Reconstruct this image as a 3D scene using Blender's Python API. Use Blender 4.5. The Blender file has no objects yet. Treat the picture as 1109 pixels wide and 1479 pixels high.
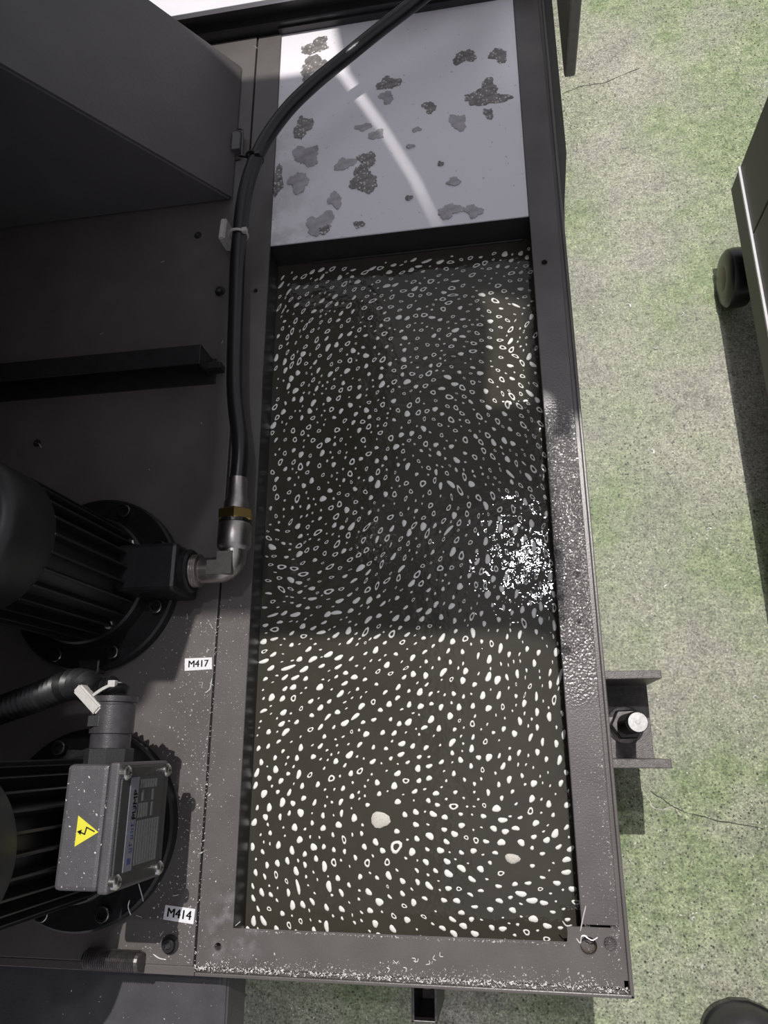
import bpy, bmesh, math, random
from mathutils import Vector, Matrix
random.seed(7)
S = bpy.context.scene
COL = S.collection

# ------------------------------------------------------------------ camera
W_PX, H_PX, F_PX = 1109.0, 1479.0, 1060.0
ZC = 1.45                      # eye height above the floor
def nv(v): return Vector(v).normalized()
_dY = nv((552-554.5, -2580-739.5, F_PX))
_dX = -nv((-5900-554.5, 1076-739.5, F_PX))
_dX = (_dX - _dX.dot(_dY)*_dY).normalized()
_dZ = _dX.cross(_dY)
RW = Matrix((_dX, _dY, _dZ))   # photo-camera axes -> room axes
def at(px, py, z):
    """room point at height z that the photograph shows at (px, py)"""
    r = RW @ Vector((px-554.5, py-739.5, F_PX))
    t = (z-ZC)/r.z
    return Vector((r.x*t, r.y*t, z))
cam = bpy.data.cameras.new('camera')
cam_o = bpy.data.objects.new('camera', cam); COL.objects.link(cam_o)
right, down, fwd = RW.col[0], RW.col[1], RW.col[2]
cam_o.matrix_world = Matrix(((right.x, -down.x, -fwd.x, 0), (right.y, -down.y, -fwd.y, 0),
                             (right.z, -down.z, -fwd.z, ZC), (0, 0, 0, 1)))
cam.sensor_width = 36.0; cam.lens = 36.0*F_PX/H_PX; cam.clip_start = 0.02
S.camera = cam_o

# ------------------------------------------------------------------ light
LAMP = Vector((0.06, 0.40, 1.0))           # direction towards the high-bay lamp
world = bpy.data.worlds.new('hall'); S.world = world; world.use_nodes = True
bg = world.node_tree.nodes['Background']
bg.inputs[0].default_value = (0.93, 0.93, 1.0, 1); bg.inputs[1].default_value = 0.54
ld = bpy.data.lights.new('high_bay_lamp_offscreen', 'AREA'); ld.shape = 'DISK'; ld.size = 0.055
ld.energy = 690; ld.color = (1.0, 0.97, 0.92)
lo = bpy.data.objects.new('high_bay_lamp_offscreen', ld); COL.objects.link(lo)
LPOS = Vector((-0.1, 0.2, 0.45)) + LAMP*8.0
lo.location = LPOS
lo.rotation_euler = LAMP.to_track_quat('Z', 'Y').to_euler()
ld2 = bpy.data.lights.new('far_high_bay_lamp_offscreen', 'AREA'); ld2.shape = 'DISK'; ld2.size = 0.18
ld2.energy = 40; ld2.color = (0.95, 0.95, 1.0)
LAMP2 = Vector((0.035, 0.29, 1.0))
lo2 = bpy.data.objects.new('far_high_bay_lamp_offscreen', ld2); COL.objects.link(lo2)
lo2.location = Vector((0, 0, 0.45)) + LAMP2*6.0
lo2.rotation_euler = LAMP2.to_track_quat('Z', 'Y').to_euler()
vs = S.view_settings
vs.view_transform = 'Standard'; vs.look = 'None'; vs.gamma = 1.0; vs.exposure = 0.0; vs.use_curve_mapping = False

# ------------------------------------------------------------------ materials
M = {}
class NT:
    def __init__(s, name):
        s.m = bpy.data.materials.new(name); s.m.use_nodes = True
        s.t = s.m.node_tree; s.n = s.t.nodes; s.b = s.n['Principled BSDF']
        M[name] = s.m
    def add(s, typ, **kw):
        n = s.n.new(typ)
        for k, v in kw.items():
            if k in n.inputs.keys(): n.inputs[k].default_value = v
            else: setattr(n, k, v)
        return n
    def link(s, a, b): s.t.links.new(a, b)
    def coord(s, kind='Object'):
        return s.add('ShaderNodeTexCoord').outputs[kind]
    def noise(s, vec, scale, detail=3, rough=.5):
        n = s.add('ShaderNodeTexNoise'); n.inputs['Scale'].default_value = scale
        n.inputs['Detail'].default_value = detail; n.inputs['Roughness'].default_value = rough
        s.link(vec, n.inputs['Vector']); return n.outputs['Fac']
    def vor(s, vec, scale, feature='F1', out='Distance'):
        n = s.add('ShaderNodeTexVoronoi'); n.feature = feature; n.inputs['Scale'].default_value = scale
        s.link(vec, n.inputs['Vector']); return n.outputs[out]
    def ramp(s, fac, *stops):
        n = s.add('ShaderNodeValToRGB'); e = n.color_ramp.elements
        while len(e) < len(stops): e.new(.5)
        for i, (p, c) in enumerate(stops):
            e[i].position = p; e[i].color = (c, c, c, 1) if isinstance(c, (int, float)) else (*c, 1)
        s.link(fac, n.inputs[0]); return n.outputs[0]
    def mix(s, fac, a, b, mode='MIX'):
        n = s.add('ShaderNodeMix'); n.data_type = 'RGBA'; n.blend_type = mode
        for sock, v in ((n.inputs[0], fac), (n.inputs[6], a), (n.inputs[7], b)):
            if isinstance(v, (int, float)): sock.default_value = v
            elif isinstance(v, tuple): sock.default_value = (*v, 1)
            else: s.link(v, sock)
        return n.outputs[2]
    def math(s, op, a, b=0.0, clamp=False):
        n = s.add('ShaderNodeMath'); n.operation = op; n.use_clamp = clamp
        for sock, v in ((n.inputs[0], a), (n.inputs[1], b)):
            if isinstance(v, (int, float)): sock.default_value = v
            else: s.link(v, sock)
        return n.outputs[0]
    def bump(s, h, strength, dist=.001):
        n = s.add('ShaderNodeBump'); n.inputs['Strength'].default_value = strength
        n.inputs['Distance'].default_value = dist; s.link(h, n.inputs['Height'])
        s.link(n.outputs[0], s.b.inputs['Normal']); s.link(n.outputs[0], s.b.inputs['Coat Normal'])
    def set(s, **kw):
        for k, v in kw.items():
            k = {'color': 'Base Color', 'rough': 'Roughness', 'metal': 'Metallic', 'ior': 'IOR', 'coat': 'Coat Weight',
                 'coat_rough': 'Coat Roughness', 'spec': 'Specular IOR Level', 'trans': 'Transmission Weight', 'alpha': 'Alpha'}[k]
            i = s.b.inputs[k]
            if isinstance(v, (int, float)): i.default_value = v
            elif isinstance(v, tuple): i.default_value = (*v, 1)
            else: s.link(v, i)
        return s

def simple(name, color, rough=.5, metal=0, var=.25, scale=60, bump=0, bscale=300, **kw):
    t = NT(name); c = t.coord()
    n = t.noise(c, scale, 4)
    f = t.ramp(n, (.3, 1-var), (.7, 1+var*.6))
    t.set(color=t.mix(1.0, color, f, 'MULTIPLY'), rough=rough, metal=metal, **kw)
    if bump: t.bump(t.noise(c, bscale, 2), bump)
    return t

simple('deck_paint', (.125, .112, .109), .34, var=.12, scale=25, bump=.25, bscale=420)
simple('black_paint', (.022, .021, .022), .42, var=.2, bump=.1, bscale=300)
simple('black_sheet', (.105, .098, .101), .33, var=.10, scale=12, bump=.35, bscale=160)
simple('tank_inside', (.026, .025, .026), .35, var=.2)
simple('motor_black', (.011, .011, .012), .38, var=.3, bump=.2, bscale=200)
simple('cowl_grey', (.013, .013, .013), .45, var=.15, bump=.1)
simple('box_plastic', (.088, .083, .091), .5, var=.12, scale=90, bump=.35, bscale=700)
simple('lid_plastic', (.030, .030, .031), .45, var=.2, bump=.3, bscale=700)
simple('gland_plastic', (.050, .048, .052), .35, var=.2, scale=120, bump=.2, bscale=600)
simple('duct_plastic', (.075, .072, .078), .42, var=.2, scale=30, bump=.3, bscale=500)
simple('rubber', (.012, .012, .013), .28, var=.2, bump=.15, bscale=900)
simple('conduit_plastic', (.007, .007, .008), .42, var=.2)
simple('nickel', (.42, .39, .37), .34, 1.0, var=.15, scale=150, bump=.1, bscale=900)
simple('steel', (.62, .60, .58), .28, 1.0, var=.2, scale=200)
simple('dark_steel', (.13, .12, .12), .4, .8, var=.3, scale=150)
simple('brass', (.52, .37, .13), .32, 1.0, var=.12)
simple('white_paint', (.80, .78, .82), .35, var=.03, scale=20)
simple('label_white', (.82, .81, .84), .5, var=.08, scale=120)
simple('ink', (.012, .012, .014), .6, var=.05)
simple('blue_ink', (.04, .05, .16), .5, var=.1)
simple('plate_silver', (.20, .205, .24), .4, .3, var=.08)
simple('print_grey', (.135, .135, .14), .5, var=.25, scale=400)
simple('warn_yellow', (.78, .72, .06), .45, var=.05)
simple('clip_white', (.55, .53, .50), .45, var=.1, scale=200)
simple('cab_paint', (.030, .032, .027), .45, var=.06, scale=15, bump=.1)
simple('shade_panel_grey', (.70, .69, .72), .45, var=.04)  # light tone so the added overhead panels bounce light down
simple('panel_grey', (.30, .275, .27), .45, var=.12, scale=80)
simple('trim_white', (.75, .73, .76), .4, var=.05)
simple('ledge_floor_tint', (.052, .056, .044), .4, var=.15)  # olive tint puts the green floor's reflection into the colour
simple('foam', (.86, .85, .82), .45, var=.06, scale=300)
simple('foam_dull', (.62, .58, .52), .5, var=.25, scale=700, bump=.5, bscale=900)
simple('chip_metal', (.86, .84, .82), .3, .35, var=.1)
simple('bracket_paint', (.16, .145, .14), .4, var=.35, scale=140, bump=.5, bscale=500)
simple('copper', (.42, .34, .28), .4, .8, var=.3, scale=400)
simple('shoe_black', (.045, .043, .046), .5, var=.15, scale=60, bump=.2)
simple('crack_dark', (.07, .07, .055), .8)
simple('crack_light', (.62, .60, .50), .8)
simple('wheel_red_reflection', (.05, .018, .014), .35, var=.3)  # red tone painted in for a reflection on the castor
NT('water_drop').set(color=(.95, .95, .95), rough=.0, trans=1.0, ior=1.33)

t = NT('pump_deck_paint'); c = t.coord()
n = t.noise(c, 14, 4)
t.set(color=t.mix(1.0, (.120, .107, .104), t.ramp(n, (.3, .85), (.7, 1.1)), 'MULTIPLY'), rough=.4)
t.bump(t.noise(c, 350, 2), .25)

# right flange: painted steel, sprayed with fine droplets on its middle stretch
t = NT('wet_deck_paint'); c = t.coord()
sep = t.add('ShaderNodeSeparateXYZ'); t.link(c, sep.inputs[0])
wob = t.math('MULTIPLY', t.noise(c, 22, 3), .10)
yy = t.math('ADD', sep.outputs[1], wob)
m1 = t.ramp(yy, (.10, 0.0), (.20, 1.0)); m2 = t.ramp(yy, (.47, 1.0), (.53, 0.0))
mask = t.math('MULTIPLY', m1, m2)
cell = t.vor(c, 330, 'SMOOTH_F1')
drop = t.math('MULTIPLY', t.math('SUBTRACT', .6, cell), mask)
fine = t.math('MULTIPLY', t.noise(c, 420, 2), .12)
t.set(color=t.mix(1.0, (.115, .104, .102), t.ramp(t.noise(c, 18, 3), (.3, .85), (.7, 1.12)), 'MULTIPLY'),
      rough=t.mix(mask, (.34,)*3, (.2,)*3), coat=mask, coat_rough=.12)
t.bump(t.math('ADD', drop, fine), .9, .0026)

# smear of dried coolant on the front flange corner
t = NT('smear_paint'); c = t.coord()
v = t.add('ShaderNodeVectorMath'); v.operation = 'SUBTRACT'; v.inputs[1].default_value = (-.362, -.218, .45); t.link(c, v.inputs[0])
ln = t.add('ShaderNodeVectorMath'); ln.operation = 'LENGTH'; t.link(v.outputs[0], ln.inputs[0])
near = t.ramp(ln.outputs['Value'], (.012, 1.0), (.055, 0.0))
wisp = t.ramp(t.noise(c, 42, 7, .55), (.46, 0.0), (.72, 1.0))
f = t.math('MULTIPLY', t.math('MULTIPLY', near, wisp), .6)
base = t.mix(1.0, (.120, .107, .104), t.ramp(t.noise(c, 25, 4), (.3, .88), (.7, 1.07)), 'MULTIPLY')
t.set(color=t.mix(f, base, (.42, .42, .45)), rough=.35); t.bump(t.noise(c, 420, 2), .25)

# stained white sheet in the tank
t = NT('stained_white'); c = t.coord()
sep = t.add('ShaderNodeSeparateXYZ'); t.link(c, sep.inputs[0])
leftness = t.ramp(t.math('ADD', t.math('MULTIPLY', sep.outputs[0], -1.0), t.math('ADD', t.math('MULTIPLY', sep.outputs[1], -.35), .3)), (.24, 0.0), (.40, 1.0))
mot = t.ramp(t.noise(c, 26, 6, .6), (.40, 0.0), (.56, 1.0))
specks = t.ramp(t.noise(c, 130, 2), (.70, 0.0), (.74, 1.0))
f = t.math('MAXIMUM', t.math('MULTIPLY', t.math('MULTIPLY', mot, leftness), .55), t.math('MULTIPLY', specks, .5))
t.set(color=t.mix(f, (.87, .845, .90), (.36, .35, .36)), rough=.3)

def puddle_mat(name, base, edge):
    t = NT(name); c = t.coord()
    d = t.vor(c, 170); w = t.noise(c, 90, 3)
    bub = t.ramp(d, (.20, 1.0), (.34, 0.0))
    keep = t.ramp(t.noise(c, 45, 2), (.38, 0.0), (.5, 1.0))
    body = t.mix(t.ramp(w, (.35, 0.0), (.65, 1.0)), base, edge)
    t.set(color=t.mix(t.math('MULTIPLY', bub, keep), body, (.70, .68, .68)), rough=.18)
    t.bump(d, .3, .002)
puddle_mat('puddle_dark', (.15, .14, .135), (.27, .255, .25))
t = NT('puddle_pale'); c = t.coord()
t.set(color=t.mix(t.ramp(t.noise(c, 80, 4), (.35, 0.0), (.65, 1.0)), (.36, .35, .36), (.50, .48, .51)), rough=.2)

# murky coolant
t = NT('coolant'); c = t.coord()
t.set(color=t.mix(t.ramp(t.noise(c, 9, 5, .6), (.35, 0.0), (.65, 1.0)), (.046, .043, .034), (.058, .054, .043)), rough=.03, ior=1.45)
rip = t.math('ADD', t.noise(c, 26, 3), t.math('MULTIPLY', t.noise(c, 120, 2), .25))
t.bump(rip, .34, .004)

# floor: worn green coating on concrete
t = NT('floor_coat'); c = t.coord()
big = t.noise(c, 2.4, 5, .6); mid = t.noise(c, 8, 5, .62); fin = t.noise(c, 240, 4, .75)
base = t.mix(t.ramp(mid, (.36, 0.0), (.64, 1.0)), (.30, .30, .24), (.46, .44, .365))
green = t.mix(t.ramp(t.noise(c, 26, 4, .6), (.36, 0.0), (.64, 1.0)), (.175, .245, .10), (.32, .375, .205))
gm = t.math('MULTIPLY', t.ramp(t.math('ADD', big, t.math('MULTIPLY', mid, .45)), (.62, 0.0), (.82, 1.0)), .9)
col = t.mix(gm, base, green)
col = t.mix(1.0, col, t.ramp(fin, (.30, .35), (.50, 1.0), (.68, 1.75)), 'MULTIPLY')
col = t.mix(1.0, col, t.ramp(t.noise(c, 75, 4, .7), (.33, .62), (.5, 1.0), (.68, 1.22)), 'MULTIPLY')
worn = t.ramp(t.noise(c, 1.9, 3), (.42, 0.0), (.60, 1.0))
pit = t.ramp(t.noise(c, 105, 5, .7), (.33, 1.0), (.43, 0.0))
col = t.mix(t.math('MULTIPLY', pit, t.math('ADD', t.math('MULTIPLY', worn, .55), .25)), col, (.085, .10, .055))
for sc, th, cc_ in ((92, .62, (.030, .033, .024)), (125, .30, (.045, .052, .032)), (170, .35, (.07, .08, .05))):
    vd = t.vor(c, sc); vc = t.vor(c, sc, out='Color')
    sepc = t.add('ShaderNodeSeparateColor'); t.link(vc, sepc.inputs[0])
    dot = t.math('MULTIPLY', t.math('MULTIPLY', t.ramp(vd, (.14, 1.0), (.26, 0.0)), t.math('ADD', t.math('MULTIPLY', worn, .55), .45)), t.ramp(sepc.outputs[0], (th, 0.0), (th+.04, 1.0)))
    col = t.mix(dot, col, cc_)
wdot = t.math('MULTIPLY', t.ramp(t.vor(c, 110), (.10, 1.0), (.18, 0.0)), t.ramp(t.noise(c, 14, 2), (.48, 0.0), (.58, 1.0)))
col = t.mix(t.math('MULTIPLY', wdot, .9), col, (.80, .77, .66))
t.set(color=col, rough=.5); t.bump(t.noise(c, 160, 4, .7), .5, .002)

# ------------------------------------------------------------------ mesh helpers
def link_mesh(name, bm, mat, parent=None, smooth=False):
    me = bpy.data.meshes.new(name)
    bmesh.ops.recalc_face_normals(bm, faces=bm.faces[:])
    bm.to_mesh(me); bm.free()
    if smooth:
        for p in me.polygons: p.use_smooth = True
        try: me.set_sharp_from_angle(angle=math.radians(38))
        except Exception: pass
    me.materials.append(M[mat])
    return link_obj(name, me, parent)
def link_obj(name, me, parent=None):
    o = bpy.data.objects.new(name, me); COL.objects.link(o)
    if parent is not None: o.parent = parent
    return o
def tag(o, label=None, cat=None, group=None, kind=None):
    for k, v in (('label', label), ('category', cat), ('group', group), ('kind', kind)):
        if v: o[k] = v
    return o
def thing(name, label, cat, loc=(0, 0, 0), group=None):
    o = bpy.data.objects.new(name, None); COL.objects.link(o); o.location = loc
    o.empty_display_size = .05
    return tag(o, label, cat, group)
class B:
    """collects shapes into one bmesh; coordinates are relative to origin o"""
    def __init__(s, o=(0, 0, 0)): s.bm = bmesh.new(); s.o = Vector(o)
    def poly_prism(s, pts, z0, z1, axis='Z'):
        def P(a, b, h): return {'Z': Vector((a, b, h)), 'Y': Vector((a, h, b)), 'X': Vector((h, a, b))}[axis] - s.o
        v0 = [s.bm.verts.new(P(a, b, z0)) for a, b in pts]; v1 = [s.bm.verts.new(P(a, b, z1)) for a, b in pts]
        n = len(pts)
        s.bm.faces.new(v0[::-1]); s.bm.faces.new(v1)
        for i in range(n): s.bm.faces.new((v0[i], v0[(i+1) % n], v1[(i+1) % n], v1[i]))
        return s
    def box(s, x0, x1, y0, y1, z0, z1, bev=0.0):
        b = bmesh.new(); bmesh.ops.create_cube(b, size=1)
        for v in b.verts: v.co = Vector(((x0+x1)/2+v.co.x*(x1-x0), (y0+y1)/2+v.co.y*(y1-y0), (z0+z1)/2+v.co.z*(z1-z0))) - s.o
        if bev: bmesh.ops.bevel(b, geom=b.edges[:], offset=bev, segments=2, profile=.5, affect='EDGES')
        return s.merge(b)
    def merge(s, b):
        me = bpy.data.meshes.new('tmp'); b.to_mesh(me); b.free(); s.bm.from_mesh(me); bpy.data.meshes.remove(me); return s
    def lathe(s, base, axis, prof, seg=24, phase=0.0, caps=True):
        """prof: list of (distance along axis, radius)"""
        ax = Vector(axis).normalized(); u = ax.orthogonal().normalized(); w = ax.cross(u); base = Vector(base) - s.o
        rings = []
        for d, r in prof:
            rings.append([s.bm.verts.new(base + ax*d + (u*math.cos(phase+2*math.pi*i/seg) + w*math.sin(phase+2*math.pi*i/seg))*r) for i in range(seg)])
        for a, b in zip(rings, rings[1:]):
            for i in range(seg): s.bm.faces.new((a[i], a[(i+1) % seg], b[(i+1) % seg], b[i]))
        if caps:
            s.bm.faces.new(rings[0][::-1]); s.bm.faces.new(rings[-1])
        return s
    def tube(s, pts, r, seg=12, caps=True):
        pts = [Vector(p) - s.o for p in pts]; rings = []; up = None
        for i, p in enumerate(pts):
            d = (pts[min(i+1, len(pts)-1)] - pts[max(i-1, 0)]).normalized()
            if up is None: up = d.orthogonal().normalized()
            up = (up - d*up.dot(d)).normalized(); w = d.cross(up)
            rr = r[i] if isinstance(r, (list, tuple)) else r
            rings.append([s.bm.verts.new(p + (up*math.cos(2*math.pi*k/seg) + w*math.sin(2*math.pi*k/seg))*rr) for k in range(seg)])
        for a, b in zip(rings, rings[1:]):
            for i in range(seg): s.bm.faces.new((a[i], a[(i+1) % seg], b[(i+1) % seg], b[i]))
        if caps: s.bm.faces.new(rings[0][::-1]); s.bm.faces.new(rings[-1])
        return s
    def out(s, name, mat, parent=None, smooth=False): return link_mesh(name, s.bm, mat, parent, smooth)
def spline(pts, n=8):
    pts = [Vector(p) for p in pts]; P = [pts[0]*2-pts[1]] + pts + [pts[-1]*2-pts[-2]]; out = []
    for i in range(1, len(P)-2):
        a, b, c, d = P[i-1:i+3]
        for k in range(n):
            t_ = k/n
            out.append(.5*((2*b) + (c-a)*t_ + (2*a-5*b+4*c-d)*t_*t_ + (3*b-a-3*c+d)*t_**3))
    out.append(pts[-1]); return out
def text_mesh(name, body, size, mat, parent, mw, thick=.0002):
    cu = bpy.data.curves.new('tmp_text', 'FONT'); cu.body = body; cu.size = size; cu.extrude = thick
    cu.align_x = 'CENTER'; cu.align_y = 'CENTER'; cu.resolution_u = 3; cu.offset = 0.0
    o = bpy.data.objects.new('tmp_text', cu); COL.objects.link(o)
    dg = bpy.context.evaluated_depsgraph_get()
    me = bpy.data.meshes.new_from_object(o.evaluated_get(dg)); me.name = name
    bpy.data.objects.remove(o); bpy.data.curves.remove(cu)
    bm_ = bmesh.new()
    for dx in (-.022, 0, .022):                       # heavier strokes
        m2_ = me.copy(); m2_.transform(Matrix.Translation((dx*size, 0, abs(dx)*.002))); bm_.from_mesh(m2_); bpy.data.meshes.remove(m2_)
    bm_.to_mesh(me); bm_.free()
    me.transform(mw); me.materials.clear(); me.materials.append(M[mat])
    return link_obj(name, me, parent)

# ------------------------------------------------------------------ setting: floor
ZD = 0.45          # tank top
ZL = ZD - 0.06     # coolant level
b = B(); b.box(-2.6, 2.6, -1.6, 4.2, -.1, 0); floor = tag(b.out('floor', 'floor_coat'), kind='structure')
def ribbon(name, pts, w, mat, parent, z=.0006):
    b = B(); P = [at(x, y, 0) for x, y in pts]
    Q = []
    for p, q in zip(P, P[1:]):
        for k in range(5):
            u = p.lerp(q, k/5); Q.append(u + Vector((random.uniform(-1, 1), random.uniform(-1, 1), 0))*w*.9)
    Q.append(P[-1]); L = []; R_ = []
    for i, p in enumerate(Q):
        d = (Q[min(i+1, len(Q)-1)]-Q[max(i-1, 0)]).normalized(); nrm = Vector((-d.y, d.x, 0))
        ww = w*random.uniform(.3, 1)*(.4 if i in (0, len(Q)-1) else 1)
        L.append(b.bm.verts.new((p+nrm*ww).to_tuple()[:2]+(z,))); R_.append(b.bm.verts.new((p-nrm*ww).to_tuple()[:2]+(z,)))
    for i in range(len(Q)-1): b.bm.faces.new((L[i], L[i+1], R_[i+1], R_[i]))
    return b.out(name, mat, parent)
ribbon('crack', [(812, 135), (826, 130), (840, 124), (872, 120), (900, 108), (925, 98)], .0011, 'crack_dark', floor)
ribbon('crack', [(922, 1128), (934, 1150), (942, 1166), (958, 1170), (972, 1164), (985, 1178)], .0016, 'crack_light', floor)
ribbon('crack', [(940, 1143), (962, 1158), (972, 1166), (1000, 1176), (1040, 1186), (1109, 1198)], .0011, 'crack_dark', floor)

# ------------------------------------------------------------------ coolant tank
XL, XR, YF, YB = -.368, .0643, -.2207, .8116
tank = thing('coolant_tank', 'long dark brown painted steel coolant tank with open top and raised rim', 'tank', (0, 0, 0))
# right rim strip with a drilled hole look
b = B(); b.box(XR, .1075, -.2010, 1.288, ZD-.004, ZD, .0012); b.out('rim_plate', 'wet_deck_paint', tank)
# front rim strip with its raised tab at the right corner
b = B(); b.poly_prism([(-.414, -.2645), (.1075, -.2645), (.1075, -.2035), (.0475, -.2035), (.0475, YF), (XL, YF), (XL, 1.286), (-.414, 1.286)], ZD-.004, ZD)
bmesh.ops.bevel(b.bm, geom=[e for e in b.bm.edges if abs(e.verts[0].co.z-ZD) < 1e-6 and abs(e.verts[1].co.z-ZD) < 1e-6], offset=.0012, segments=2, affect='EDGES')
b.out('rim_plate', 'smear_paint', tank)
# gutters and raised lips outside the rim
b = B(); b.box(.1065, .1145, -.2700, 1.288, ZD-.009, ZD-.006); b.box(-.414, .1135, -.2715, -.2635, ZD-.009, ZD-.006); b.out('gutter', 'deck_paint', tank)
b = B(); b.box(.1128, .1172, -.2745, 1.288, ZD-.03, ZD+.0015, .0012); b.out('lip', 'deck_paint', tank)
b = B(); b.box(-.414, .1172, -.2747, -.2705, ZD-.03, ZD+.0015, .0012); b.out('lip', 'deck_paint', tank)
# walls
b = B(); b.box(.098, .113, -.268, 1.288, .07, ZD-.005); b.out('wall', 'deck_paint', tank)
b = B(); b.box(-.40, .1125, -.2705, -.258, .07, ZD-.005); b.out('wall', 'deck_paint', tank)
b = B(); b.box(XL-.008, XL-.004, -.262, 1.29, .10, ZD-.004); b.out('inner_wall', 'tank_inside', tank)
b = B(); b.box(XR+.004, XR+.008, -.262, 1.286, .10, ZD-.020); b.box(XR+.004, XR+.008, -.208, 1.286, .10, ZD-.004); b.out('inner_wall', 'tank_inside', tank)
b = B(); b.box(XL-.004, XR+.004, -.258, -.254, .10, ZD-.004); b.out('inner_wall', 'tank_inside', tank)
b = B(); b.box(XL-.004, XR+.004, 1.285, 1.289, .10, ZD+.01); b.out('inner_wall', 'tank_inside', tank)
b = B(); b.box(XL-.004, XR+.004, YB, YB+.004, .10, ZD-.004, .001); b.out('divider', 'tank_inside', tank)
b = B(); b.box(XL+.06, XR-.008, YB-.004, YB, ZL-.01, ZL+.004, .001); b.out('glint_strip', 'tank_inside', tank)  # added strip standing in for a glint along the waterline
b = B(); b.box(XL-.006, XR+.006, -.256, 1.288, .08, .10); b.out('bottom', 'tank_inside', tank)
b = B(); b.poly_prism([(.1165, .80), (.1180, .80), (.1318, .93), (.1318, 1.288), (.1165, 1.288)], ZD-.03, ZD-.008); b.out('side_ledge', 'ledge_floor_tint', tank)
# holes and plugs in the rim
def hole(px, py, r, depth=.016):
    p = at(px, py, ZD)
    b = B(); b.lathe(p-Vector((0, 0, .003+.0035)), (0, 0, 1), [(0, r), (.012, r)], 24); cut = b.out('cutter', 'deck_paint')
    for o in [c_ for c_ in tank.children if c_.name.split('.')[0] == 'rim_plate']:
        xs = [v.co.x for v in o.data.vertices]; ys = [v.co.y for v in o.data.vertices]
        if not (min(xs) < p.x < max(xs) and min(ys) < p.y < max(ys)): continue
        md = o.modifiers.new('drill', 'BOOLEAN'); md.operation = 'DIFFERENCE'; md.solver = 'EXACT'; md.object = cut
        me = bpy.data.meshes.new_from_object(o.evaluated_get(bpy.context.evaluated_depsgraph_get()))
        o.modifiers.remove(md); old = o.data; o.data = me; bpy.data.meshes.remove(old); me.name = 'rim_plate'
    bpy.data.objects.remove(cut)
    b = B(); b.lathe(p-Vector((0, 0, depth)), (0, 0, 1), [(-.001, r*1.12), (-.001, .0003), (0, .0003), (0, r*1.02), (depth-.0039, r*1.02), (depth-.0039, r*1.12)], 24, caps=False)
    h = b.out('bore', 'deck_paint', tank)
    b = B(); b.lathe(p, (0, 0, 1), [(-.001, r*1.25), (.0007, r*1.2), (.0008, r*1.04), (.0002, r)], 24, caps=False); b.out('hole_rim', 'deck_paint', h)
    return h
hole(315, 1367, .0043); hole(369, 420, .0040); hole(786, 379, .0045)
h = hole(850, 1366, .0095)
p = at(850, 1366, ZD); pr = []
for i in range(5): pr += [(i*.002, .0094), (i*.002+.001, .0086)]
b = B(); b.lathe(p-Vector((0, 0, .0145)), (0, 0, 1), pr, 24, caps=False); b.out('thread', 'copper', h)

# white sheet at the back of the tank
b = B(); b.box(XL-.002, XR-.0006, YB-.0005, 1.286, ZD-.006, ZD-.003, .0008)
panel = tag(b.out('settling_tray_cover', 'stained_white'), 'white painted sheet splashed with grey coolant stains at back of tank', 'panel')

# coolant
b = B()
nx, ny = 24, 56
vv = [[b.bm.verts.new((XL-.004+(XR-XL+.008)*i/nx, -.254+(YB+.254)*j/ny, ZL)) for i in range(nx+1)] for j in range(ny+1)]
for j in range(ny):
    for i in range(nx): b.bm.faces.new((vv[j][i], vv[j][i+1], vv[j+1][i+1], vv[j+1][i]))
cool = tag(b.out('coolant', 'coolant', None, True), 'murky dark coolant filling the open tank', 'liquid')

# ------------------------------------------------------------------ pump deck (left) with its fittings
deck = thing('pump_deck', 'dark brown steel deck plate carrying two pumps beside the tank opening', 'deck', (0, 0, 0))
b = B(); b.box(-1.5, -.4165, -.2640, 1.286, ZD-.005, ZD+.0015, .0012); b.out('plate', 'pump_deck_paint', deck)
b = B(); b.box(-1.5, -.416, -.2700, 1.286, .0, ZD-.004); b.out('under_box', 'black_paint', deck)
b = B(); b.box(-1.5, -.4145, -.2747, -.2640, ZD-.03, ZD+.0015, .0012); b.out('front_lip', 'pump_deck_paint', deck)
ZP = ZD + .0015
def sticker(body, corners, tx):
    P = [at(x, y, ZP+.0006) for x, y in corners]        # tl, tr, br, bl
    b = B(); b.poly_prism([tuple(p[:2]) for p in (P[3], P[2], P[1], P[0])], ZP-.0004, ZP+.0006)
    s_ = b.out('label_sticker', 'label_white', deck); s_['label'] = 'white printed sticker reading %s' % body
    c_ = sum(P, Vector())/4; ux = ((P[1]-P[0])+(P[2]-P[3])).normalized()
    ang = math.atan2(ux.y, ux.x)
    text_mesh('lettering', body, tx, 'ink', s_, Matrix.Translation((c_.x, c_.y, ZP+.0008)) @ Matrix.Rotation(ang, 4, 'Z'))
sticker('M417', [(267, 951), (306, 949.5), (306, 966.5), (266.5, 969)], .0135)
sticker('M414', [(239, 1307), (282, 1313), (279, 1335), (235.5, 1328)], .0150)
def socket_screw(px, py, r, h, parent, mat='black_paint', z=ZP, name='socket_screw'):
    p = at(px, py, z)
    b = B(); b.lathe(p-Vector((0, 0, .001)), (0, 0, 1), [(0, r*1.5), (.0022, r*1.5), (.0024, r), (h, r), (h+.0008, r*.88), (h+.0008, r*.55), (h-.002, r*.5)], 20)
    s_ = b.out(name, mat, parent, True)
    b = B(); b.lathe(p+Vector((0, 0, h-.0025)), (0, 0, 1), [(0, r*.54), (.0011, r*.50)], 6); b.out('hex_recess', 'steel', s_)
    return s_
socket_screw(246, 1364, .0078, .009, deck)
socket_screw(318, 421, .0060, .007, deck)
socket_screw(286, 340, .0042, .004, deck)
socket_screw(54, 640, .004, .004, deck)
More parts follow.
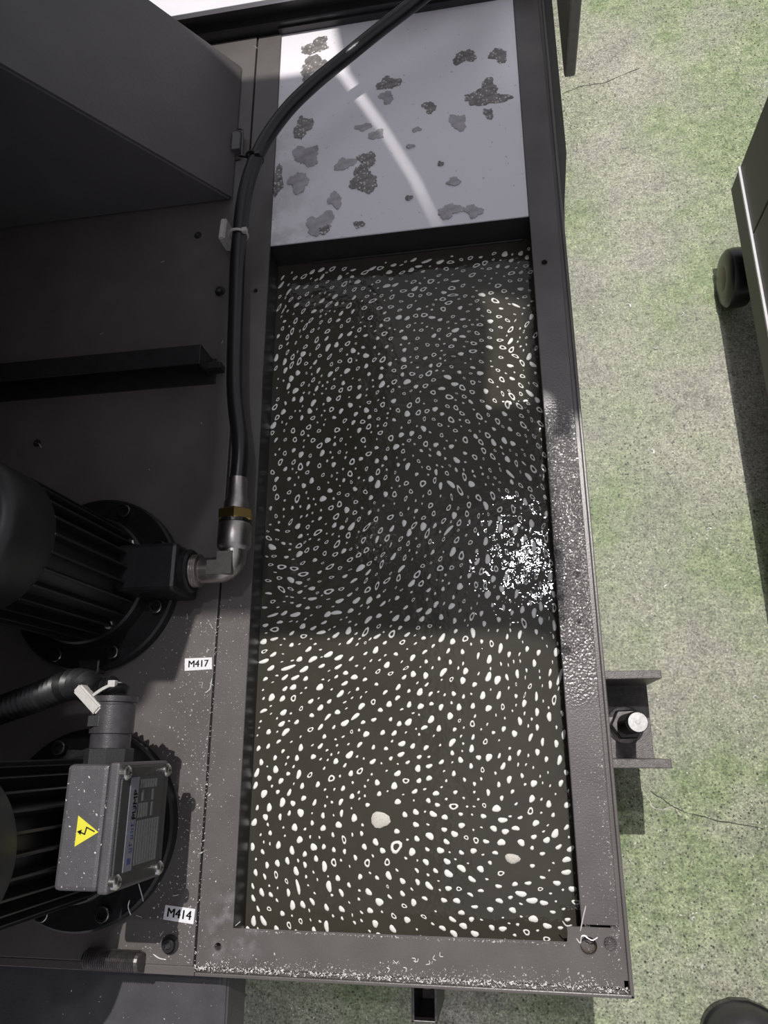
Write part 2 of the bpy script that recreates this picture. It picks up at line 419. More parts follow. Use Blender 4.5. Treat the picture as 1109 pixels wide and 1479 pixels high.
# welded channel bar on the deck
b0 = at(20, 520, ZD); xr = at(290, 500, ZD+.05).x; y1 = at(290, 497, ZD+.05).y; y0 = at(290, 524, ZD+.05).y
bar = thing('channel_bar', 'long black steel channel bar lying across the pump deck', 'bar', (xr, y0, ZP))
b = B((xr, y0, ZP)); b.box(-.98, xr, y0, y1, ZD+.046, ZD+.050, .001); b.out('top_flange', 'black_paint', bar)
b = B((xr, y0, ZP)); b.box(-.98, xr, y1-.004, y1, ZP-.0005, ZD+.047, .001); b.out('web', 'black_paint', bar)
b = B((xr, y0, ZP)); b.box(-.98, xr+.008, y0-.012, y1, ZP-.0005, ZP+.003, .001); b.out('foot_flange', 'black_paint', bar)
b = B((xr, y0, ZP)); b.poly_prism([(y1, ZD+.048), (y1-.004, ZP), (y0+.002, ZP), (y0, ZD+.048)], xr-.003, xr, 'X'); b.out('end_plate', 'black_paint', bar)
b = B((xr, y0, ZP)); b.box(xr-.001, xr+.022, y0+.006, y0+.017, ZP, ZP+.020, .001); b.out('end_tab', 'black_paint', bar)
# threaded stud lying along the deck's front edge
p0 = at(122, 1386, ZP+.013); p1 = at(204, 1388, ZP+.013); p1.y = p0.y = p0.y*.5+p1.y*.5
pr = [(0, .009)]; Ln = (p1-p0).length; N = 24
for i in range(N): pr += [(.003+(Ln-.006)*i/N, .0108), (.003+(Ln-.006)*(i+.5)/N, .0128)]
pr += [(Ln-.001, .0115), (Ln, .0105)]
b = B(p0); b.lathe(p0, p1-p0, pr, 20); st = b.out('threaded_stud', 'dark_steel'); st.location = p0
tag(st, 'short dark threaded stud lying on deck front edge near the M414 sticker', 'stud')

# ------------------------------------------------------------------ pumps
def ring_pts(c_, r, n, ph=0): return [Vector((c_.x+r*math.cos(ph+2*math.pi*i/n), c_.y+r*math.sin(ph+2*math.pi*i/n), c_.z)) for i in range(n)]
def pump(label, c_, fr, br, z_fin0, z_fin1, z_top, cr, nfin, fin_out, ph):
    P = thing('coolant_pump', label, 'pump', c_)
    def bb(): return B(c_)
    b = bb(); b.lathe(c_-Vector((0, 0, .0005)), (0, 0, 1), [(0, fr), (.016, fr), (.019, fr-.003), (.019, br+.018), (.021, br+.017)], 64); b.out('mounting_flange', 'motor_black', P, True)
    b = bb(); b.lathe(c_+Vector((0, 0, .018)), (0, 0, 1), [(0, br+.020), (z_fin0-.022, br+.018), (z_fin0-.019, br+.015), (z_fin0-.018, br-.004)], 56); b.out('end_bell', 'motor_black', P, True)
    b = bb(); b.lathe(c_+Vector((0, 0, z_fin0-.02)), (0, 0, 1), [(0, br), (z_fin1-z_fin0+.03, br)], 48); b.out('motor_body', 'motor_black', P, True)
    first = None
    for i in range(nfin):
        a = ph+2*math.pi*i/nfin
        if first is None:
            b = B(); b.box(br-.003, br+fin_out, -.0016, .0016, z_fin0-.012, z_fin1+.003, .0006); o = b.out('cooling_fin', 'motor_black', P); first = o.data
        else: o = link_obj('cooling_fin', first, P)
        o.rotation_euler = (0, 0, a)
    b = bb(); b.lathe(c_+Vector((0, 0, z_fin1)), (0, 0, 1), [(0, cr-.004), (0, cr), (.002, cr+.001), (z_top-z_fin1-.012, cr), (z_top-z_fin1-.003, cr-.006), (z_top-z_fin1, cr-.014)], 64); b.out('fan_cowl', 'cowl_grey', P, True)
    for i, p in enumerate(ring_pts(c_+Vector((0, 0, .019)), fr-.016, 8, .42)):
        b = bb(); b.lathe(p, (0, 0, 1), [(0, .0095), (.008, .0095), (.009, .0085), (.009, .0058), (.004, .0054)], 18); s_ = b.out('flange_screw', 'motor_black', P, True)
        b = bb(); b.lathe(p+Vector((0, 0, .0082)), (0, 0, 1), [(0, .0098), (.0010, .0092), (.0011, .0086)], 18, caps=False); b.out('edge_highlight', 'steel', s_, True)  # bright steel ring put in as the screw's edge highlight
    for i, p in enumerate(ring_pts(c_+Vector((0, 0, z_fin0-.003)), br+.008, 4, .62)):
        b = bb(); b.lathe(p, (0, 0, 1), [(0, .0068), (.006, .0068), (.0075, .005)], 6); b.out('body_bolt', 'steel', P)
    return P
c1 = at(130, 832, ZP); c1 = Vector((-.606, .232, ZP))
p1_ = pump('black finned motor pump whose metal elbow feeds the hose', c1, .130, .076, .045, .250, .33, .088, 26, .014, .05)
# discharge block towards the elbow
ez = ZD + .050
e0 = at(300, 824, ez)
b = B(c1); b.box(c1.x+.07, -.446, e0.y-.034, e0.y+.034, ZP+.004, ZP+.085, .006); b.out('discharge_block', 'motor_black', p1_)
b = B(c1); b.lathe((-.452, e0.y, ez), (1, 0, 0), [(0, .031), (.014, .031), (.017, .028)], 28); b.out('port_boss', 'motor_black', p1_, True)
b = B(c1); pb = at(130, 962, ZP+.02); b.box(pb.x-.02, pb.x+.014, pb.y-.010, pb.y+.010, ZP-.0005, ZP+.02, .003); b.out('foot_lug', 'dark_steel', p1_)

c2 = Vector((-.578, -.103, ZP))
p2_ = pump('finned motor pump with grey terminal box and yellow warning triangle', c2, .127, .072, .045, .285, .37, .090, 26, .016, .0)
# terminal box
bx1 = at(148, 1200, .666).x; bx0 = at(86, 1200, .666).x
by1 = at(165, 1104, .666).y; by0 = at(150, 1290, .666).y
bz1, bz0 = .666, .550
lx = bx1 + .016
b = B(c2); b.box(bx0, bx1, by0, by1, bz0, bz1, .005); b.out('terminal_box', 'box_plastic', p2_)
lid = None
b = B(c2); b.box(bx1+.0006, lx-.003, by0-.002, by1+.002, bz0-.002, bz1+.001, .003); lid = b.out('box_lid', 'box_plastic', p2_)
b = B(c2); b.box(lx-.004, lx, by0+.002, by1-.002, bz0+.001, bz1-.003, .002); b.out('lid_face', 'lid_plastic', lid)
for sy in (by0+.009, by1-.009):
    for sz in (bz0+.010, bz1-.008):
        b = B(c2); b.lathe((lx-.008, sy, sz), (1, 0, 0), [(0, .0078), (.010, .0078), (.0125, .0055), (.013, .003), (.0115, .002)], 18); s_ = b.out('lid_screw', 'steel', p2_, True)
        b = B(c2); b.box(lx+.0042, lx+.0054, sy-.0008, sy+.0008, sz-.004, sz+.004); b.box(lx+.0042, lx+.0054, sy-.004, sy+.004, sz-.0008, sz+.0008); b.out('slot_shade', 'dark_steel', s_)  # dark cross stands in for the shade inside the slot
# nameplate on the lid: silver strip, dark table
ny0, ny1, nz0, nz1 = by0+.016, by1-.014, bz0+.016, bz1-.020
b = B(c2); b.box(lx-.0005, lx+.0007, ny0, ny1, nz0, nz1+.0, .0004); npl = b.out('nameplate', 'lid_plastic', p2_)
npl['label'] = 'silver and black nameplate with PUMP lettering'
sz0 = nz1-.019
b = B(c2); b.box(lx, lx+.0011, ny0, ny1, sz0, nz1, .0004); b.out('title_strip', 'plate_silver', npl)
TM = lambda y, z: Matrix.Translation((lx+.0013-c2.x, y-c2.y, z-c2.z)) @ Matrix(((0, 0, 1, 0), (1, 0, 0, 0), (0, 1, 0, 0), (0, 0, 0, 1)))
text_mesh('lettering', 'PUMP', .0125, 'ink', npl, TM(ny1-.029, sz0+.006))
b = B(c2); b.box(lx+.001, lx+.0014, ny0+.007, ny0+.013, sz0+.005, sz0+.013); b.out('logo_mark', 'blue_ink', npl)
b = B(c2)
yq = ny0+.019
for k in range(7):                                     # blurred blue word: a row of letter-like strokes
    w = .0042
    b.box(lx+.001, lx+.0014, yq, yq+.0012, sz0+.004, sz0+.011)
    if k % 2 == 0: b.box(lx+.001, lx+.0014, yq, yq+w, sz0+.004, sz0+.0053)
    if k % 3 != 1: b.box(lx+.001, lx+.0014, yq+w-.0012, yq+w, sz0+.004, sz0+.011)
    else: b.box(lx+.001, lx+.0014, yq, yq+w, sz0+.0095, sz0+.011)
    yq += .0066 if k != 4 else .0105
b.out('lettering', 'blue_ink', npl)
nrow = 9; rh = (sz0-nz0-.006)/nrow
for i in range(nrow):
    z1_ = sz0-.003-i*rh
    for (ya, yb, rows) in ((.004, .050, range(0, 9)), (.053, .068, (0, 1, 2, 3, 5)), (.084, .112, range(0, 7)), (.070, .082, (1, 5))):
        if i in rows:
            b = B(c2); b.box(lx+.0004, lx+.0010, ny0+ya, min(ny0+yb, ny1-.003), z1_-rh*.72, z1_); b.out('table_cell', 'print_grey', npl)
# warning triangle on the top of the box
tri = [at(x, y, bz1+.0006) for x, y in ((113, 1178), (142, 1202), (107.5, 1223))]
b = B(c2); b.poly_prism([tuple(p[:2]) for p in tri], bz1-.0003, bz1+.0006); ws = b.out('warning_sticker', 'warn_yellow', p2_); ws['label'] = 'yellow triangle sticker with black lightning arrow'
def flat_poly(px, z0, z1, mat, name, parent, o):
    b = B(o); b.poly_prism([tuple(at(x, y, z1)[:2]) for x, y in px], z0, z1); return b.out(name, mat, parent)
def stroke(pts, w, z, mat, name, parent, o):
    b = B(o)
    for (xa, ya), (xb, yb) in zip(pts, pts[1:]):
        d = Vector((xb-xa, yb-ya)).normalized()*w; nrm = Vector((-d.y, d.x))
        q = [(xa-d.x*.5+nrm.x, ya-d.y*.5+nrm.y), (xb+d.x*.5+nrm.x, yb+d.y*.5+nrm.y), (xb+d.x*.5-nrm.x, yb+d.y*.5-nrm.y), (xa-d.x*.5-nrm.x, ya-d.y*.5-nrm.y)]
        b.poly_prism([tuple(at(x, y, z)[:2]) for x, y in q], z-.0004, z)
    return b
s_ = stroke([(136, 1201), (125, 1195), (122, 1205), (114, 1201)], .9, bz1+.0011, 'ink', 'x', ws, c2)
s_.poly_prism([tuple(at(x, y, bz1+.0011)[:2]) for x, y in ((111, 1201), (118, 1198), (116, 1206))], bz1+.0007, bz1+.0011); s_.out('lightning_arrow', 'ink', ws)
# cable gland on the box's far side
g = at(158, 1100, .615); gz = .632; gx = at(160, 1066, gz).x
b = B(c2); b.lathe((gx, by1-.004, gz), (0, 1, 0), [(0, .027), (.020, .027), (.021, .024)], 8, math.pi/8); b.out('gland_nut', 'lid_plastic', p2_)
b = B(c2); b.lathe((gx, by1+.014, gz), (0, 1, 0), [(0, .0225), (.018, .0225), (.019, .0245), (.050, .0245), (.051, .0235), (.053, .0235), (.054, .026), (.060, .026), (.061, .018)], 28); b.out('gland_body', 'gland_plastic', p2_, True)
b = B(c2); b.box(gx-.017, gx-.003, by1+.040, by1+.052, gz+.0215, gz+.0247, .0008); b.out('gland_window', 'lid_plastic', p2_)
# mark on the cowl's crown
b = B(c2); b.lathe(c2+Vector((0, 0, .3695)), (0, 0, 1), [(0, .075), (.001, .0745)], 48); k_ = b.out('cowl_sticker', 'warn_yellow', p2_); k_['label'] = 'round yellow sticker'

# corrugated conduit from the gland
cp = spline([(gx, by1+.056, gz), (gx-.002, by1+.078, gz), tuple(at(146, 1004, .63)), tuple(at(124, 990, .622)), tuple(at(98, 990, .608)), tuple(at(45, 1010, .57)), tuple(at(-60, 1045, .53)), tuple(at(-140, 1060, .52))], 14)
cps = [cp[0]]
for a, q in zip(cp, cp[1:]):
    m_ = max(1, int((q-a).length/.0022))
    for k in range(m_): cps.append(a.lerp(q, (k+1)/m_))
b = B(cps[0]); b.tube(cps, [.0162+.0030*math.sin(i*math.pi/2) for i in range(len(cps))], 16)
cd = b.out('corrugated_conduit', 'conduit_plastic', None, True); cd.location = cps[0]
tag(cd, 'black corrugated conduit bending out of the terminal box gland', 'conduit')

def cable_clip(label, c_, ux, L, Wd, th, z, loop, tie_r):
    """flat self-adhesive mount with a strap tied round the line"""
    T = thing('cable_clip', label, 'clip', (c_.x, c_.y, z))
    ux = Vector((ux[0], ux[1], 0)).normalized(); uy = Vector((-ux.y, ux.x, 0))
    b = bmesh.new(); bmesh.ops.create_cube(b, size=1)
    for v in b.verts: v.co = ux*v.co.x*L + uy*v.co.y*Wd + Vector((0, 0, v.co.z*th))
    bmesh.ops.bevel(b, geom=b.edges[:], offset=.002, segments=2, affect='EDGES')
    link_mesh('mount', b, 'clip_white', T)
    bb_ = B((c_.x, c_.y, z)); lp, n1, n2 = loop
    ring = [lp + (n1*math.cos(a) + n2*math.sin(a))*tie_r for a in [2*math.pi*k/28 for k in range(29)]]
    bb_.tube(ring, .0021, 6); bb_.out('tie_strap', 'clip_white', T, True)
    hd = lp + (n1*math.cos(.6)+n2*math.sin(.6))*(tie_r+.002)
    bb_ = B((c_.x, c_.y, z)); bb_.box(hd.x-.0045, hd.x+.0045, hd.y-.004, hd.y+.004, hd.z-.004, hd.z+.004, .001); bb_.out('tie_head', 'clip_white', T)
    return T
q = at(145, 1002, .63)
cc = at(128, 1010, .655)
d_ = Vector((.45, -.35, 0)).normalized()
cable_clip('white plastic cable mount strapped to the corrugated conduit', cc, (.75, -.66), .040, .012, .016, .652, (cp[24], Vector((.8, .6, 0)), Vector((0, 0, 1))), .021)

# ------------------------------------------------------------------ hose with elbow fitting
hx = at(337, 800, ez).x
fit = thing('hose_elbow', 'nickel pipe elbow with brass hex nut joining pump and hose', 'fitting', (hx, e0.y, ez))
o_ = Vector((hx, e0.y, ez))
yA = at(337, 792, ez).y; yB = at(338, 757, ez).y; yN0 = at(338, 754, ez).y; yN1 = at(338, 738, ez).y; yC = at(338, 691, ez).y
bend = [(-.440, e0.y, ez), (-.420, e0.y, ez)] + [(hx-.020+.020*math.sin(a), e0.y+.020-.020*math.cos(a), ez) for a in [math.pi/2*k/8 for k in range(9)]] + [(hx, yA+.002, ez)]
b = B(o_); b.tube(bend, .0185, 24); b.out('elbow_body', 'nickel', fit, True)
b = B(o_); b.poly_prism([(hx-.030, e0.y-.010), (hx+.006, e0.y-.010), (hx+.006, e0.y+.022), (hx-.016, e0.y+.022), (hx-.016, e0.y+.010), (hx-.030, e0.y+.010)], ez+.010, ez+.0205); b.out('elbow_pad', 'nickel', fit)
pr = []
for i in range(4): pr += [(i*.0035, .0215), (i*.0035+.0017, .0235)]
b = B(o_); b.lathe((-.437, e0.y, ez), (1, 0, 0), pr+[(.0145, .0195)], 28); b.out('thread', 'nickel', fit, True)
b = B(o_); b.lathe((hx, yA-.004, ez), (0, 1, 0), [(0, .0185), (.004, .0225), (.008, .0238), (yB-yA+.001, .0238), (yB-yA+.004, .0225)], 28); b.out('collar', 'nickel', fit, True)
b = B(o_); b.lathe((hx, yB, ez), (0, 1, 0), [(0, .0235), (.005, .0235)], 28); b.out('seal_ring', 'rubber', fit)
b = B(o_); b.lathe((hx, yN0, ez), (0, 1, 0), [(0, .0235), (.002, .0262), (yN1-yN0-.002, .0262), (yN1-yN0, .0235)], 6, math.pi/6); b.out('hex_nut', 'brass', fit)
b = B(o_); b.lathe((hx, yN1-.001, ez), (0, 1, 0), [(0, .0185), (.012, .0178), (.022, .0145), (yC-yN1, .0140), (yC-yN1+.001, .0115)], 28); b.out('ferrule', 'nickel', fit, True)
hp = [Vector((hx, yC-.01, ez)), Vector((hx, yC+.05, ez))] + [at(x, y, z) for x, y, z in ((339, 560, ZD+.047), (341, 440, ZD+.045), (345, 350, ZD+.045), (356, 270, ZD+.048), (378, 212, ZD+.052), (412, 162, ZD+.056), (452, 122, ZD+.06), (500, 82, ZD+.06), (552, 40, ZD+.068), (604, 0, ZD+.078), (660, -45, ZD+.08), (720, -95, ZD+.08))]
b = B(o_); b.tube(spline(hp, 8), .0124, 18); hose = b.out('coolant_hose', 'rubber', None, True); hose.location = o_
tag(hose, 'thick glossy black rubber hose curving from elbow across the white sheet', 'hose')
q = at(344, 340, ZD+.045)
cl = at(326, 338, ZP+.02)
cable_clip('small white cable mount with strap holding the black rubber hose', cl, (.05, 1), .040, .011, .036, ZP+.0175, (q, Vector((1, 0, 0)), Vector((0, 0, 1))), .0155)
# black tie + hook
q = at(368, 228, ZD+.050)
tie = thing('cable_tie', 'black cable tie looped round the rubber hose', 'cable tie', q)
n1 = Vector((.85, .0, 0)).normalized()
dirh = (at(378, 212, ZD+.052)-at(356, 270, ZD+.048)).normalized(); n1 = dirh.cross(Vector((0, 0, 1))).normalized(); n2 = n1.cross(dirh)
b = B(q); b.tube([q+(n1*math.cos(2*math.pi*k/28)+n2*math.sin(2*math.pi*k/28))*.0140 for k in range(29)], .0024, 6); b.out('strap', 'rubber', tie, True)
hd = q+n1*.010+n2*.012
b = B(q); b.box(hd.x-.005, hd.x+.005, hd.y-.004, hd.y+.004, hd.z-.004, hd.z+.004, .001); b.out('tie_head', 'rubber', tie)
b = B(q); b.tube([q-n1*.012, q-n1*.030], .002, 6); b.out('strap_tail', 'rubber', tie)

# ------------------------------------------------------------------ machine: sloped black cover, white table, side wall
wy0, wy1 = .9117, 1.30
cover = thing('machine_cover', 'large dark grey sheet metal machine cover with sloping side above the deck', 'machine cover', (-.5, wy0, ZD))
sl = Vector((-.226, .311)).normalized()
prof = [(-.4385, ZP), (-.4385+sl.x*.95, ZP+sl.y*.95), (-1.5, ZP+sl.y*.95), (-1.5, ZP)]
b = B((-.5, wy0, ZD)); b.poly_prism([(x, z) for x, z in prof], wy0, 1.215, 'Y')
bmesh.ops.bevel(b.bm, geom=b.bm.edges[:], offset=.004, segments=2, affect='EDGES'); b.out('sloping_panel', 'black_sheet', cover)
hk = [at(x, y, z) for x, y, z in ((343, 186, ZP+.016), (350, 187, ZP+.018), (351, 196, ZP+.018), (349, 226, ZP+.018), (347, 230, ZP+.016), (340, 232, ZP+.010))]
b = B((-.5, wy0, ZD)); b.tube(hk, .0016, 6); b.out('hanger_hook', 'dark_steel', cover)
b = B((-.5, wy0, ZD)); hb = at(345, 208, ZP+.004); b.box(hb.x-.010, hb.x+.006, hb.y-.020, hb.y+.020, ZP-.001, ZP+.014, .001); b.out('hook_hole_block', 'black_sheet', cover)  # added block standing in for a dark hole by the hook

b = B(); yw = 1.327
tbl = thing('machine_bed', 'white topped machine bed panel behind the tank', 'machine bed', (-.3, yw, 0))
b = B((-.3, yw, 0)); b.box(-1.6, -.083, yw-.03, 2.3, ZD+.050, ZD+.060, .001); tp = b.out('top_sheet', 'white_paint', tbl)
b = B((-.3, yw, 0)); b.box(-1.6, .10, 1.290, 1.315, .0, ZD+.020, .002); b.out('front_channel', 'tank_inside', tbl)
b = B((-.3, yw, 0)); b.box(-1.6, .10, 1.31, 2.3, .0, ZD+.048, .003); b.out('base', 'tank_inside', tbl)

# ------------------------------------------------------------------ added unseen overhead panels (shaped to cast the shade) and side panel
ZO = ZD + 2.20
def shade(px, py, z):
    p = at(px, py, z); return p + (LPOS-p)*((ZO-z)/(LPOS.z-z))
enc = thing('side_panel_and_blockers', 'dark machine side panel beside the tank rim, with added unseen light blockers', 'enclosure', (.16, 1.4, 0))
oE = Vector((.16, 1.4, 0))
A_px = [(300, 872, ZL), (700, 878, ZL), (702, 600, ZL), (708, 470, ZL), (690, 410, ZL), (650, 385, ZL), (634, 330, ZD), (596, 257, ZD), (551, 186, ZD), (492, 107, ZD), (476, 98, ZD)]
ptsA = [tuple(shade(*q)[:2]) for q in A_px]
backY = shade(340, 100, ZD).y
ptsA += [(-1.7, backY), (-1.7, -.75), (shade(90, 1470, ZD).x, -.75), tuple(shade(95, 1250, ZD)[:2]), tuple(shade(105, 1080, ZD)[:2]), tuple(shade(215, 1000, ZD)[:2])]
b = B(oE); b.poly_prism(ptsA, ZO, ZO+.03); b.out('shade_panel', 'shade_panel_grey', enc)  # unseen panel, outline cut to the shade it should cast
B1 = [(646, 395, ZL), (644, 335, ZD), (604, 248, ZD), (559, 176, ZD), (505, 98, ZD), (492, 60, ZD), (470, -40, ZD), (838, -40, ZD), (818, 100, ZD), (828, 300, ZD), (838, 420, ZD), (760, 425, ZL), (700, 412, ZL)]
B2 = [(760, 420, ZL), (838, 415, ZD), (846, 590, ZD), (765, 590, ZL)]
B3 = [(695, 585, ZL), (765, 580, ZL), (792, 600, ZD), (800, 700, ZD), (814, 890, ZD), (800, 905, ZL), (690, 878, ZL)]
for k_, B_px in enumerate((B1, B2, B3)):
    b = B(oE); b.poly_prism([tuple(shade(*q)[:2]) for q in B_px], ZO+.002*k_+.002, ZO+.03+.002*k_); b.out('shade_panel', 'shade_panel_grey', enc)  # unseen panels, gaps shaped for the light streak and lit patch
b = B(oE); b.box(-1.6, -.565, -.75, 1.20, ZD+.50, 1.50, .004); b.box(-1.6, -.60, -.75, 1.20, ZD+.41, ZD+.51, .004); b.box(-1.6, -.36, .52, 1.25, 1.13, 1.50, .004); b.out('shade_block', 'black_paint', enc)  # unseen blocks added to keep light off the left deck
s0 = at(814.5, 113, .30); s1 = at(831, 111, .30)
b = B(oE); b.box(s0.x, s1.x, s0.y, 1.75, .30, 1.25, .004); b.box(s0.x, s1.x, s0.y, s0.y+.05, 1.24, ZO+.004, .002); b.out('side_panel', 'panel_grey', enc)
b = B(oE); b.box(-1.6, -1.3, -.7, .90, ZP, ZO+.004, .004); b.out('blocker_wall', 'cab_paint', enc)  # unseen wall added to cut ambient light from the left
b = B(oE); b.box(-1.72, s1.x, 2.35, 2.4, 0, 1.0, .004); b.out('back_wall', 'cab_paint', enc)
b = B(oE); b.box(-1.4, .16, 1.10, 1.14, ZO+.028, ZO+.09, .004); b.out('shade_panel_beam', 'cab_paint', enc)  # added beam tying the unseen shade panels together

# ------------------------------------------------------------------ levelling brackets
k0 = Vector((.112, -.030, 0))
br = thing('levelling_bracket', 'brown steel channel bracket with levelling bolt on the tank side', 'bracket', (.16, .035, 0))
oB = Vector((.16, .035, 0))
b = B(oB); b.box(.1115, .217, -.020, .100, .140, .150, .001); b.out('base_plate', 'bracket_paint', br)
b = B(oB); b.box(.1115, .2184, .096, .1085, .140, .280, .0015); b.out('side_plate', 'bracket_paint', br)
b = B(oB); b.box(.1115, .2184, -.0305, -.018, .140, .280, .0015); b.out('side_plate', 'bracket_paint', br)
bt = at(921, 1043, .285)
bc = Vector((bt.x, bt.y, 0))
b = B(oB); b.lathe(bc+Vector((0, 0, .148)), (0, 0, 1), [(0, .030), (.004, .030), (.005, .027)], 28); b.out('washer', 'dark_steel', br, True)
b = B(oB); b.lathe(bc+Vector((0, 0, .152)), (0, 0, 1), [(0, .024), (.002, .0255), (.022, .0255), (.024, .023)], 6, .3); b.out('hex_nut', 'dark_steel', br)
pr = [(0, .0135)]
for i in range(34): pr += [(.0035*i+.004, .0140), (.0035*i+.0057, .0158)]
pr += [(.126, .015), (.134, .0150), (.136, .0138)]
b = B(oB); b.lathe(bc+Vector((0, 0, .150)), (0, 0, 1), pr, 24); blt = b.out('levelling_bolt', 'dark_steel', br, True)
b = B(oB); b.lathe(bc+Vector((0, 0, .2862)), (0, 0, 1), [(0, .0140), (.0004, .0138), (.0004, .003), (-.0008, .002)], 24); b.out('bolt_tip', 'steel', blt, True)
b = B(oB); b.lathe(bc, (0, 0, 1), [(-.0005, .033), (.010, .033), (.014, .016), (.145, .0145)], 24); b.out('foot', 'dark_steel', br, True)

f0 = at(614, 1452, .27)
fb = thing('bolt_bracket', 'small square steel tube foot with round bolt in front of tank', 'bracket', (f0.x, f0.y, 0))
x0_, x1_ = at(594, 1440, .27).x, at(631, 1440, .27).x; yb_, ya_ = -.2700, at(614, 1478, .27).y
b = B((f0.x, f0.y, 0))
b.box(x0_, x0_+.004, ya_, yb_, .16, .27, .001); b.box(x1_-.004, x1_, ya_, yb_, .16, .27, .001); b.box(x0_, x1_, ya_, ya_+.003, .16, .27, .001); b.box(x0_, x1_, yb_-.014, yb_, .16, .27, .001)
b.out('square_tube', 'dark_steel', fb)
b = B((f0.x, f0.y, 0)); b.box(x0_+.002, x1_-.002, ya_+.001, yb_-.002, .165, .175); b.out('base_plate', 'dark_steel', fb)
cx_, cy_ = (x0_+x1_)/2, (ya_+yb_-.014)/2
b = B((f0.x, f0.y, 0)); b.lathe((cx_, cy_, .17), (0, 0, 1), [(0, .0140), (.055, .0140), (.057, .0125), (.0555, .0085), (.054, .006)], 24); b.out('foot_bolt', 'nickel', fb, True)
b = B((f0.x, f0.y, 0)); b.tube([(cx_-.003, cy_+.007, .2265), (cx_, cy_, .228), (cx_+.003, cy_-.008, .2265)], .0009, 6); b.out('slot_chip', 'chip_metal', fb)
b = B((f0.x, f0.y, 0)); b.lathe((cx_, cy_, 0), (0, 0, 1), [(-.0005, .026), (.010, .026), (.014, .012), (.17, .012)], 20); b.out('foot', 'dark_steel', fb, True)

# black duct box on the front of the tank
dz = .405; d1 = at(322, 1440, dz)
duct = thing('cable_duct', 'black plastic cable duct box fixed to front of tank below the lip', 'duct', (d1.x-.2, -.30, .33))
oD = Vector((d1.x-.2, -.30, .33))
b = B(oD); b.poly_prism([(d1.x-.9, .335), (d1.x+.0, .335), (d1.x+.010, .345), (d1.x+.004, dz-.006), (d1.x-.004, dz), (d1.x-.9, dz)], -.42, -.2715, 'Y')
bmesh.ops.bevel(b.bm, geom=[e for e in b.bm.edges], offset=.0025, segments=2, affect='EDGES'); b.out('duct_body', 'duct_plastic', duct)

# ------------------------------------------------------------------ cabinet on castors at right
zb = .18
k1 = at(1055, 274, zb); X0 = k1.x; Yc = k1.y
cab = thing('rolling_cabinet', 'dark olive grey metal cabinet on castors standing on the floor', 'cabinet', (X0+.3, Yc-.5, 0))
oC = Vector((X0+.3, Yc-.5, 0))
zt = .18+.058
b = B(oC); b.box(X0, X0+1.0, Yc-1.5, Yc, zb, zt-.0012, .002); b.out('plinth', 'cab_paint', cab)
b = B(oC); b.box(X0-.003, X0+1.0, Yc-1.5, Yc-.001, zt-.0012, zt+.004); b.out('trim_strip', 'trim_white', cab)
yd = at(1088.6, 340, zt).y
b = B(oC); b.box(X0+.0012, X0+1.0, yd+.0015, Yc, zt+.003, 1.0, .002); b.out('side_panel', 'cab_paint', cab)
b = B(oC); b.box(X0+.0012, X0+1.0, Yc-1.5, yd-.0015, zt+.003, 1.0, .002); b.out('side_panel', 'cab_paint', cab)
wc = at(1062, 410, .05)
def castor(cx_, cy_):
    K = []
    b = B(oC); b.lathe((cx_-.026, cy_, .060), (1, 0, 0), [(0, .030), (.002, .050), (.008, .058), (.016, .060), (.036, .060), (.044, .058), (.050, .050), (.052, .030)], 36); w_ = b.out('castor_wheel', 'rubber', cab, True)
    b = B(oC); b.lathe((cx_-.0275, cy_, .060), (1, 0, 0), [(0, .022), (.002, .028), (.053, .028), (.055, .022)], 24); b.out('wheel_hub', 'wheel_red_reflection', w_, True)
    b = B(oC); b.lathe((cx_+.012, cy_-.02, .10), (0, 0, 1), [(0, .012), (zb-.112, .012), (zb-.11, .03), (zb-.0995, .03)], 20); b.out('castor_stem', 'black_paint', cab, True)
castor(X0+.024, Yc-.120); castor(X0+.024, Yc-1.3); castor(X0+.9, Yc-.120); castor(X0+.9, Yc-1.3)

# shoe tip
sh = at(1078, 1458, .05)
shoe = thing('shoe', 'black leather shoe toe on the floor', 'shoe', (sh.x, sh.y-.12, 0))
b = B((sh.x, sh.y-.12, 0)); rings = []
secs = [(0.0, .012, .030), (-.012, .040, .050), (-.035, .058, .062), (-.07, .064, .072), (-.11, .062, .085), (-.15, .050, .105), (-.20, .045, .115), (-.25, .042, .110), (-.275, .030, .095)]
secs = [tuple(v) for v in spline(secs, 4)]
for (dy, w, h_) in secs:
    rings.append([b.bm.verts.new(Vector((sh.x+w*math.cos(a), sh.y+dy, .014+h_*max(0, math.sin(a))**.75 if math.sin(a) > 0 else .014)) - b.o) for a in [math.pi*k/28 for k in range(29)]])
for a, c_ in zip(rings, rings[1:]):
    for i in range(28): b.bm.faces.new((a[i], a[i+1], c_[i+1], c_[i]))
b.bm.faces.new(rings[0]); b.bm.faces.new(rings[-1][::-1])
b.out('upper', 'shoe_black', shoe, True)
b = B((sh.x, sh.y-.12, 0)); ol = [(sh.x+w*1.05, sh.y+dy+.003) for dy, w, h_ in secs] + [(sh.x-w*1.05, sh.y+dy+.003) for dy, w, h_ in secs[::-1]]
b.poly_prism(ol, 0, .016); b.out('sole', 'rubber', shoe)
b = B((sh.x, sh.y-.12, 0)); b.tube([(sh.x+.050*math.cos(a), sh.y-.075+.045*math.sin(a), .082-.022*math.sin(a)) for a in [math.pi*k/12 for k in range(1, 12)]], .0016, 6); b.out('toe_seam', 'shoe_black', shoe)

